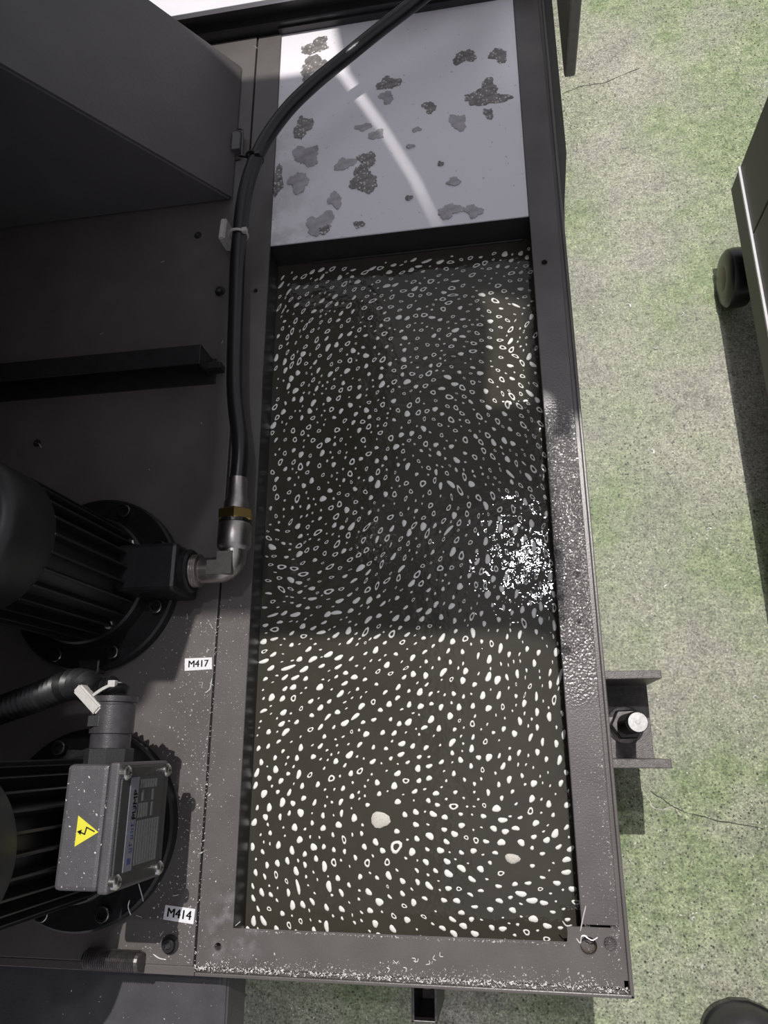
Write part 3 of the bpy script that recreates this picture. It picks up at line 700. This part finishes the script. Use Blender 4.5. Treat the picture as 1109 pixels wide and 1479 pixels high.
# ------------------------------------------------------------------ puddles on the white sheet
PZ = ZD-.003
pud = [(175, 155, 50, 26, 1), (170, 228, 58, 40, 1), (418, 278, 38, 26, 1), (412, 325, 26, 22, 0), (555, 358, 24, 21, 1), (672, 190, 38, 26, 1), (785, 185, 34, 24, 1), (750, 285, 30, 22, 1), (742, 325, 84, 28, 1),
       (752, 380, 17, 20, 1), (650, 408, 32, 28, 0), (132, 425, 30, 40, 1), (378, 450, 26, 18, 0), (335, 425, 26, 14, 0), (512, 433, 15, 9, 0), (347, 535, 36, 26, 1), (335, 602, 52, 42, 1), (272, 548, 34, 22, 0), (145, 520, 44, 38, 0),
       (240, 668, 26, 26, 0), (190, 748, 46, 40, 0), (205, 768, 18, 16, 1), (320, 750, 17, 13, 1), (622, 705, 42, 24, 0), (702, 706, 30, 22, 0), (636, 608, 28, 12, 0), (50, 605, 20, 46, 1), (120, 610, 40, 30, 0), (592, 548, 10, 8, 1), (486, 662, 11, 9, 1), (490, 490, 13, 7, 0)]
for i, (zx, zy, rx, ry, dk) in enumerate(pud):
    c_ = at(380+zx/2.31, zy/2.31, PZ); sx = at(380+(zx+rx)/2.31, zy/2.31, PZ).x-c_.x; sy = at(380+zx/2.31, (zy-ry)/2.31, PZ).y-c_.y
    b = B(c_); n = 72; ph = [random.uniform(0, 6.28) for _ in range(6)]
    ringo = []; ringi = []
    for k in range(n):
        a = 2*math.pi*k/n
        rr = 1 + .18*math.sin(2*a+ph[0]) + .15*math.sin(3*a+ph[1]) + .13*math.sin(4*a+ph[2]) + .06*math.sin(9*a+ph[3]) + .045*math.sin(17*a+ph[4]) + .03*math.sin(29*a+ph[5])
        x = c_.x+sx*rr*math.cos(a)*.9; y = c_.y+sy*rr*math.sin(a)*.9
        x = min(max(x, XL+.001), XR-.002)
        ringo.append((x, y)); ringi.append((c_.x+(x-c_.x)*.93, c_.y+(y-c_.y)*.93))
    b.poly_prism(ringo, PZ-.0003, PZ+.0003)
    hgt = PZ+.0003+.00008*i
    for v in b.bm.verts:
        if v.co.z > 0: v.co.z = hgt-c_.z
    o = b.out('coolant_puddle', 'puddle_dark' if dk else 'puddle_pale'); o.location = c_
    spec_lab = {8: 'broad dark foamy splash below a smaller one near the right edge of white sheet', 16: 'largest dark foamy splash of white bubbles in middle of white sheet',
                15: 'dark foamy splash just above the largest bubbly splash on white sheet', 4: 'small round dark foamy splash standing alone on white sheet',
                0: 'dark foamy splash in the brightly lit back corner of white sheet', 1: 'dark foamy splash half under the hose on white sheet',
                11: 'dark foamy splash beside the hose and left rim on white sheet', 26: 'dark foamy splash touching the left rim of white sheet',
                20: 'big pale stain near the front left corner of white sheet'}.get(i)
    if spec_lab: tag(o, spec_lab, 'puddle', 'coolant splashes on the white sheet')
    elif dk: tag(o, 'dark foamy coolant splash with tiny bubbles on white sheet', 'puddle', 'foamy coolant splashes on the white sheet')
    else: tag(o, 'pale grey dried coolant stain on white sheet', 'puddle', 'pale coolant stains on the white sheet')

# droplets standing on the right rim
for i, (x, y, r) in enumerate([(804.5, 798, 5.2), (833, 829, 5.0), (809, 862, 5.8), (818, 940, 6.6), (881, 1363, 8.0), (813, 893, 3.6), (836, 898, 3.4)]):
    p = at(x, y, ZD); r *= .00095
    b = B(p); b.lathe(p-Vector((0, 0, .0003)), (0, 0, 1), [(0, r), (r*.25, r*.93), (r*.45, r*.75), (r*.58, r*.45), (r*.62, .0002)], 20); o = b.out('coolant_drop', 'water_drop', None, True); o.location = p
    if y > 1300: tag(o, 'flat coolant droplet beside the threaded hole in the rim corner', 'droplet')
    elif r < .004: tag(o, 'small round coolant droplet on the wet tank rim', 'droplet', 'small coolant droplets on the tank rim')
    else: tag(o, 'large round coolant droplet standing on the wet tank rim', 'droplet', 'large coolant droplets on the tank rim')

# ------------------------------------------------------------------ foam on the coolant
FLOW = [(400,410,60,2.4),(450,400,35,2.3),(550,385,15,2.0),(650,380,10,1.7),(750,370,20,1.3),(400,470,65,2.3),(480,450,50,1.8),(560,440,20,1.7),(660,440,0,1.5),(720,450,-30,2.0),(760,480,60,1.7),
 (390,540,65,2.1),(450,540,65,1.6),(520,540,45,1.3),(600,520,10,1.2),(700,520,-25,1.7),(770,560,-60,1.8),(400,620,70,1.6),(470,620,60,1.25),(560,620,45,1.1),(650,640,-45,1.25),(720,620,-60,1.8),(775,640,-70,2.0),
 (400,720,70,1.25),(500,700,60,1.15),(590,720,70,1.5),(680,700,-70,1.8),(760,690,-65,2.1),(390,790,-25,1.9),(450,790,40,1.7),(540,780,60,1.8),(640,780,60,1.7),(720,790,70,1.5),(780,800,80,1.9),
 (400,840,-20,2.1),(470,845,10,2.0),(560,840,55,2.4),(640,850,50,1.4),(720,850,70,1.5),(790,850,85,2.0),(390,900,10,1.9),(450,900,20,2.0),(530,900,35,2.0),(610,900,40,1.5),(700,900,80,1.6),(780,900,85,2.3),
 (400,950,20,1.9),(480,950,30,1.9),(560,950,35,1.7),(650,950,60,1.5),(740,960,80,2.0),(790,980,80,2.3),(400,1030,35,1.6),(480,1030,35,1.6),(560,1030,35,1.4),(680,1030,60,1.3),(770,1040,80,1.8),
 (400,1120,65,1.45),(500,1120,45,1.3),(600,1110,20,1.2),(700,1110,80,1.3),(790,1120,70,1.7),(390,1220,95,1.5),(480,1220,100,1.4),(570,1220,-70,1.2),(660,1200,-20,1.2),(760,1220,0,1.3),(810,1180,45,1.4),
 (390,1310,-70,1.7),(480,1310,-60,1.6),(570,1300,-40,1.5),(680,1310,-20,1.5),(780,1310,-5,1.5)]
FW = [(at(x, y, ZL), math.radians(a), e) for x, y, a, e in FLOW]
def flow(x, y):
    cs = sn = el = ws_ = 0
    for p, a, e in FW:
        w = 1/(((p.x-x)**2+(p.y-y)**2)+.0006)**2
        cs += w*math.cos(2*a); sn += w*math.sin(2*a); el += w*e; ws_ += w
    return .5*math.atan2(sn, cs), el/ws_
def foam_shape(kind, seed):
    rnd = random.Random(seed); n = 12; ph = rnd.uniform(0, 6.28); ph2 = rnd.uniform(0, 6.28)
    def rad(a): return 1+.14*math.sin(2*a+ph)+.09*math.sin(3*a+ph2)
    V = []; Fc = []
    prof = [(1, 0), (.86, .16), (.5, .26)] if kind == 'solid' else [(1, 0), (.82, .22), (.60, .20), (.50, -.0)]
    for s_, z in prof:
        for k in range(n):
            a = 2*math.pi*k/n; V.append((rad(a)*s_*math.cos(a), rad(a)*s_*math.sin(a), z))
    for j in range(len(prof)-1):
        for k in range(n): Fc.append((j*n+k, j*n+(k+1) % n, (j+1)*n+(k+1) % n, (j+1)*n+k))
    if kind == 'solid':
        V.append((0, 0, .30)); q_ = len(V)-1; j = len(prof)-1
        for k in range(n): Fc.append((j*n+k, j*n+(k+1) % n, q_))
    return V, Fc
SH = {k: [foam_shape(k, i+(50 if k == 'ring' else 0)) for i in range(6)] for k in ('solid', 'ring')}
SM = {}
for k in SH:
    for i, (V, Fc) in enumerate(SH[k]):
        me = bpy.data.meshes.new('foam_bubble'); me.from_pydata(V, [], Fc); me.materials.append(M['foam'])
        for p in me.polygons: p.use_smooth = True
        SM[k, i] = me
BIG = [(549, 1184, 13, 11, -35, 'solid', 'foam_dull', 'large pale round foam island on the lit coolant'),
       (572, 1223, 8, 8, 0, 'ring', 'foam', 'lone dark-centred foam ring beside the large foam island'),
       (740, 1240, 10, 6, -20, 'solid', 'foam_dull', 'oval mottled foam patch near the right tank wall')]
# poisson-like scatter in room space
cell = .0122; grid = {}; pts = []
bigw = [(at(x, y, ZL), .0016*max(a_, b_)) for x, y, a_, b_, *_ in BIG]
def ok(x, y, dmin):
    gx_, gy_ = int(x/cell), int(y/cell)
    for i in range(gx_-2, gx_+3):
        for j in range(gy_-2, gy_+3):
            for (u, v, d) in grid.get((i, j), ()):
                if (u-x)**2+(v-y)**2 < (.5*(dmin+d))**2: return False
    return all((p.x-x)**2+(p.y-y)**2 > (r+.004)**2 for p, r in bigw)
rnd = random.Random(11)
for _ in range(34000):
    x = rnd.uniform(XL+.0, XR-.0); y = rnd.uniform(-.252, YB-.016)
    small = rnd.random() < .17
    d = rnd.uniform(.0078, .0092) if small else rnd.uniform(.0122, .0150)
    if ok(x, y, d):
        grid.setdefault((int(x/cell), int(y/cell)), []).append((x, y, d)); pts.append((x, y, d, small))
items = []
for x, y, d, small in pts:
    a, e = flow(x, y); a += rnd.gauss(0, .16)
    upper = y > .22
    r = (rnd.uniform(.0013, .0020) if small else rnd.choice([.0028, .0032, .0036, .0040, .0045])*rnd.uniform(.85, 1.1))
    if upper: r *= 1.08
    e = max(1.0, e*rnd.uniform(.8, 1.2)); 
    if e > 1.8 and rnd.random() < .08: e *= 1.7
    la = r*e**.62; lb = r*e**-.38
    if la < .0024: kind = 'solid'
    else: kind = 'ring' if rnd.random() < (.62 if upper else .12) else 'solid'
    items.append((la*lb, x, y, la, lb, a, kind, rnd.randrange(6)))
def vis_size(it):
    p = Vector((it[1], it[2], ZL)) - Vector((0, 0, ZC)); return it[0]/p.length_squared
items.sort(key=lambda it: -vis_size(it))
for it in items[:300]:
    _, x, y, la, lb, a, kind, vi = it
    o = link_obj('foam_bubble', SM[kind, vi]); o.location = (x, y, ZL-.0001); o.rotation_euler = (0, 0, a); o.scale = (la, lb, .0042)
    where = 'shaded' if y > .215 else 'brightly lit'
    form = ('long ' if la/lb > 1.9 else 'oval ' if la/lb > 1.35 else 'round ') + ('hollow foam ring' if kind == 'ring' else 'white foam fleck')
    tag(o, '%s floating on the %s coolant' % (form, where), 'foam bubble', '%ss on the %s coolant' % (form, where))
V = []; Fc = []
for it in items[300:]:
    _, x, y, la, lb, a, kind, vi = it; sv, sf = SH[kind][vi]; k0_ = len(V); ca, sa = math.cos(a), math.sin(a)
    for (u, v, w) in sv: V.append((x+u*la*ca-v*lb*sa, y+u*la*sa+v*lb*ca, ZL-.0001+w*.0042))
    Fc += [tuple(k0_+i for i in f_) for f_ in sf]
me = bpy.data.meshes.new('foam_flecks'); me.from_pydata(V, [], Fc); me.materials.append(M['foam'])
for p in me.polygons: p.use_smooth = True
tag(link_obj('foam_flecks', me), 'scatter of tiny white foam flecks over the coolant', 'foam', kind='stuff')
for (x, y, a_, b_, ang, kind, mt, lab) in BIG:
    p = at(x, y, ZL); V, Fc = SH[kind][2]; me = bpy.data.meshes.new('foam_island'); me.from_pydata([(u*a_*.001, v*b_*.001, w*.006) for u, v, w in V], [], Fc); me.materials.append(M[mt])
    for q_ in me.polygons: q_.use_smooth = True
    o = link_obj('foam_island', me); o.location = p - Vector((0, 0, .0001)); o.rotation_euler = (0, 0, math.radians(ang)); tag(o, lab, 'foam patch')

# ------------------------------------------------------------------ metal chips
def chip(px, z, r=.0008, label='thin bright curled metal shaving on the painted steel', group='metal shavings on tank and deck', lift=.0012):
    P = [at(x, y, z+lift) for x, y in px]; c_ = P[0].copy(); c_.z = z
    sp_ = spline(P, 4) if len(P) > 2 else P
    b = B(c_); b.tube(sp_, [r*(.5 if i in (0, len(sp_)-1) else 1) for i in range(len(sp_))], 5)
    o = b.out('metal_shaving', 'chip_metal'); o.location = c_; return tag(o, label, 'shaving', group)
RIM_CHIPS = ('thin curled metal shaving on the tank rim beside the threaded corner hole', 'metal shavings by the corner hole')
for px in [[(846, 1308), (842, 1325), (838, 1345)], [(832, 1355), (838, 1362), (840, 1352), (848, 1352)], [(846, 1353), (855, 1358), (863, 1354)],
           [(347, 1331), (340, 1337)], [(372, 70), (367, 66)], [(306, 980), (303, 995), (296, 1001)], [(293, 985), (291, 994)], [(236, 1345), (231, 1352)],
           [(221, 1378), (230, 1384), (240, 1386)], [(231, 1275), (225, 1281)], [(258, 1292), (250, 1294)], [(812, 1330), (818, 1337), (826, 1336)]]:
    if px[0][0] > 800: chip(px, ZD, .0008, *RIM_CHIPS)
    elif px[0][0] < 310 and px[0][1] > 1200: chip(px, ZP, .0008, 'bright metal shaving on the deck plate near the M414 sticker', 'metal shavings near the M414 sticker')
    elif px[0][0] < 310: chip(px, ZP, .0008, 'bright metal shaving on the deck plate near the M417 sticker', 'metal shavings near the M417 sticker')
    elif px[0][1] > 1000: chip(px, ZD, .0008, 'straight metal shaving at the inner left corner of the tank rim', None)
    else: chip(px, ZD, .0008, 'bright metal shaving on the rim seam behind the hose', None)
for px in [[(237, 377), (232, 379)], [(150, 480), (144, 483)], [(50, 640), (56, 641), (60, 647)], [(292, 612), (290, 610)], [(216, 679), (215, 677)], [(322, 492), (320, 496)], [(270, 886), (271, 895)], [(303, 900), (307, 908)]]:
    chip(px, ZP, .0007, 'tiny metal shaving on the shaded black pump deck', 'metal shavings on the shaded deck')
for px in [[(560+i*12+random.uniform(-4, 4), 1388+random.uniform(-12, 10))]*1 for i in range(8)]:
    x, y = px[0]; a = random.uniform(0, 6.28); chip([(x, y), (x+5*math.cos(a), y+5*math.sin(a)), (x+8*math.cos(a+.8), y+8*math.sin(a+.8))], ZD, .0006, 'fine curled metal shaving on the front rim of the tank', 'metal shavings on the front rim')
for px in [[(200, 1276), (204, 1290), (207, 1302)], [(187, 1300), (185, 1310), (189, 1322)], [(196, 1322), (205, 1325)]]:
    chip(px, ZP+.019, .0007, 'thin bright metal shaving on the black pump flange', 'metal shavings on the pump flange')
for px in [[(1088, 1010)], [(966, 800)], [(960, 851)], [(1021, 765)], [(971, 681)], [(950, 500)], [(905, 440)], [(985, 450)], [(1000, 1330)], [(1015, 1400)], [(940, 650)]]:
    x, y = px[0]; a = random.uniform(0, 6.28); chip([(x, y), (x+4*math.cos(a), y+4*math.sin(a)), (x+7*math.cos(a+.7), y+7*math.sin(a+.7))], 0, .0016, 'small bright metal shaving on the green floor', 'metal shavings on the floor')
# fine swarf that nobody could count
V = []; Fc = []
rnd = random.Random(5)
def flake(x, y, z, s_):
    a = rnd.uniform(0, 6.28); s_ *= rnd.choice((.45, .6, .7, .8, 1.0, 1.3)); l = s_*rnd.uniform(.7, 2.0); w = s_*rnd.uniform(.4, .8); ca, sa = math.cos(a), math.sin(a); k = len(V)
    l *= 1.5; w *= 1.6; h_ = s_*rnd.uniform(.5, 1.2)
    for (u, v, zz) in ((-l, 0, 0), (0, w, 0), (l, 0, 0), (0, -w, 0), (0, 0, h_)): V.append((x+u*ca-v*sa, y+u*sa+v*ca, z+zz))
    Fc.extend([(k, k+1, k+4), (k+1, k+2, k+4), (k+2, k+3, k+4), (k+3, k, k+4)])
for _ in range(1100):        # deck near the pumps
    x = -.418-abs(rnd.gauss(0, .045)); y = rnd.uniform(-.262, .18)
    if x > -.55: flake(x, y, ZP-.0001, rnd.uniform(.0003, .0008))
for _ in range(500): flake(rnd.uniform(-.41, -.37), rnd.uniform(-.26, .22), ZD-.0001, rnd.uniform(.0002, .0006))
for _ in range(260): flake(rnd.gauss(-.415, .004), rnd.uniform(-.26, .2), ZD+.0012, rnd.uniform(.0003, .0008))
for _ in range(1500):        # front gutter and lip
    x = rnd.uniform(-.47, .112); flake(x, rnd.gauss(-.2655, .0022), ZD-.0002, rnd.uniform(.0003, .0009))
for _ in range(900): flake(rnd.uniform(-.40, .10), -.2630+abs(rnd.gauss(0, .007)), ZD-.0001, rnd.uniform(.0002, .0007))
for _ in range(260): flake(rnd.uniform(-.35, .045), -.2213-abs(rnd.gauss(0, .001)), ZD-.0001, rnd.uniform(.0003, .0007))
for _ in range(900): flake(.1068-abs(rnd.gauss(0, .008)), rnd.uniform(-.25, .25), ZD-.0001, rnd.uniform(.0002, .0006))
for _ in range(350): flake(rnd.uniform(.068, .106), rnd.uniform(-.25, .2), ZD-.0001, rnd.uniform(.0002, .0005))
for _ in range(140): flake(rnd.uniform(bx0+.003, bx1+.01), rnd.uniform(by0+.002, by1-.002), bz1-.0001, rnd.uniform(.0002, .0008))
for _ in range(120): flake(rnd.uniform(d1.x-.25, d1.x), rnd.uniform(-.41, -.30), dz-.0001, rnd.uniform(.0002, .0006))
me = bpy.data.meshes.new('fine_swarf'); me.from_pydata(V, [], Fc); me.materials.append(M['chip_metal'])
tag(link_obj('fine_swarf', me), 'fine glittering metal swarf sprinkled over deck and tank rim', 'swarf', kind='stuff')
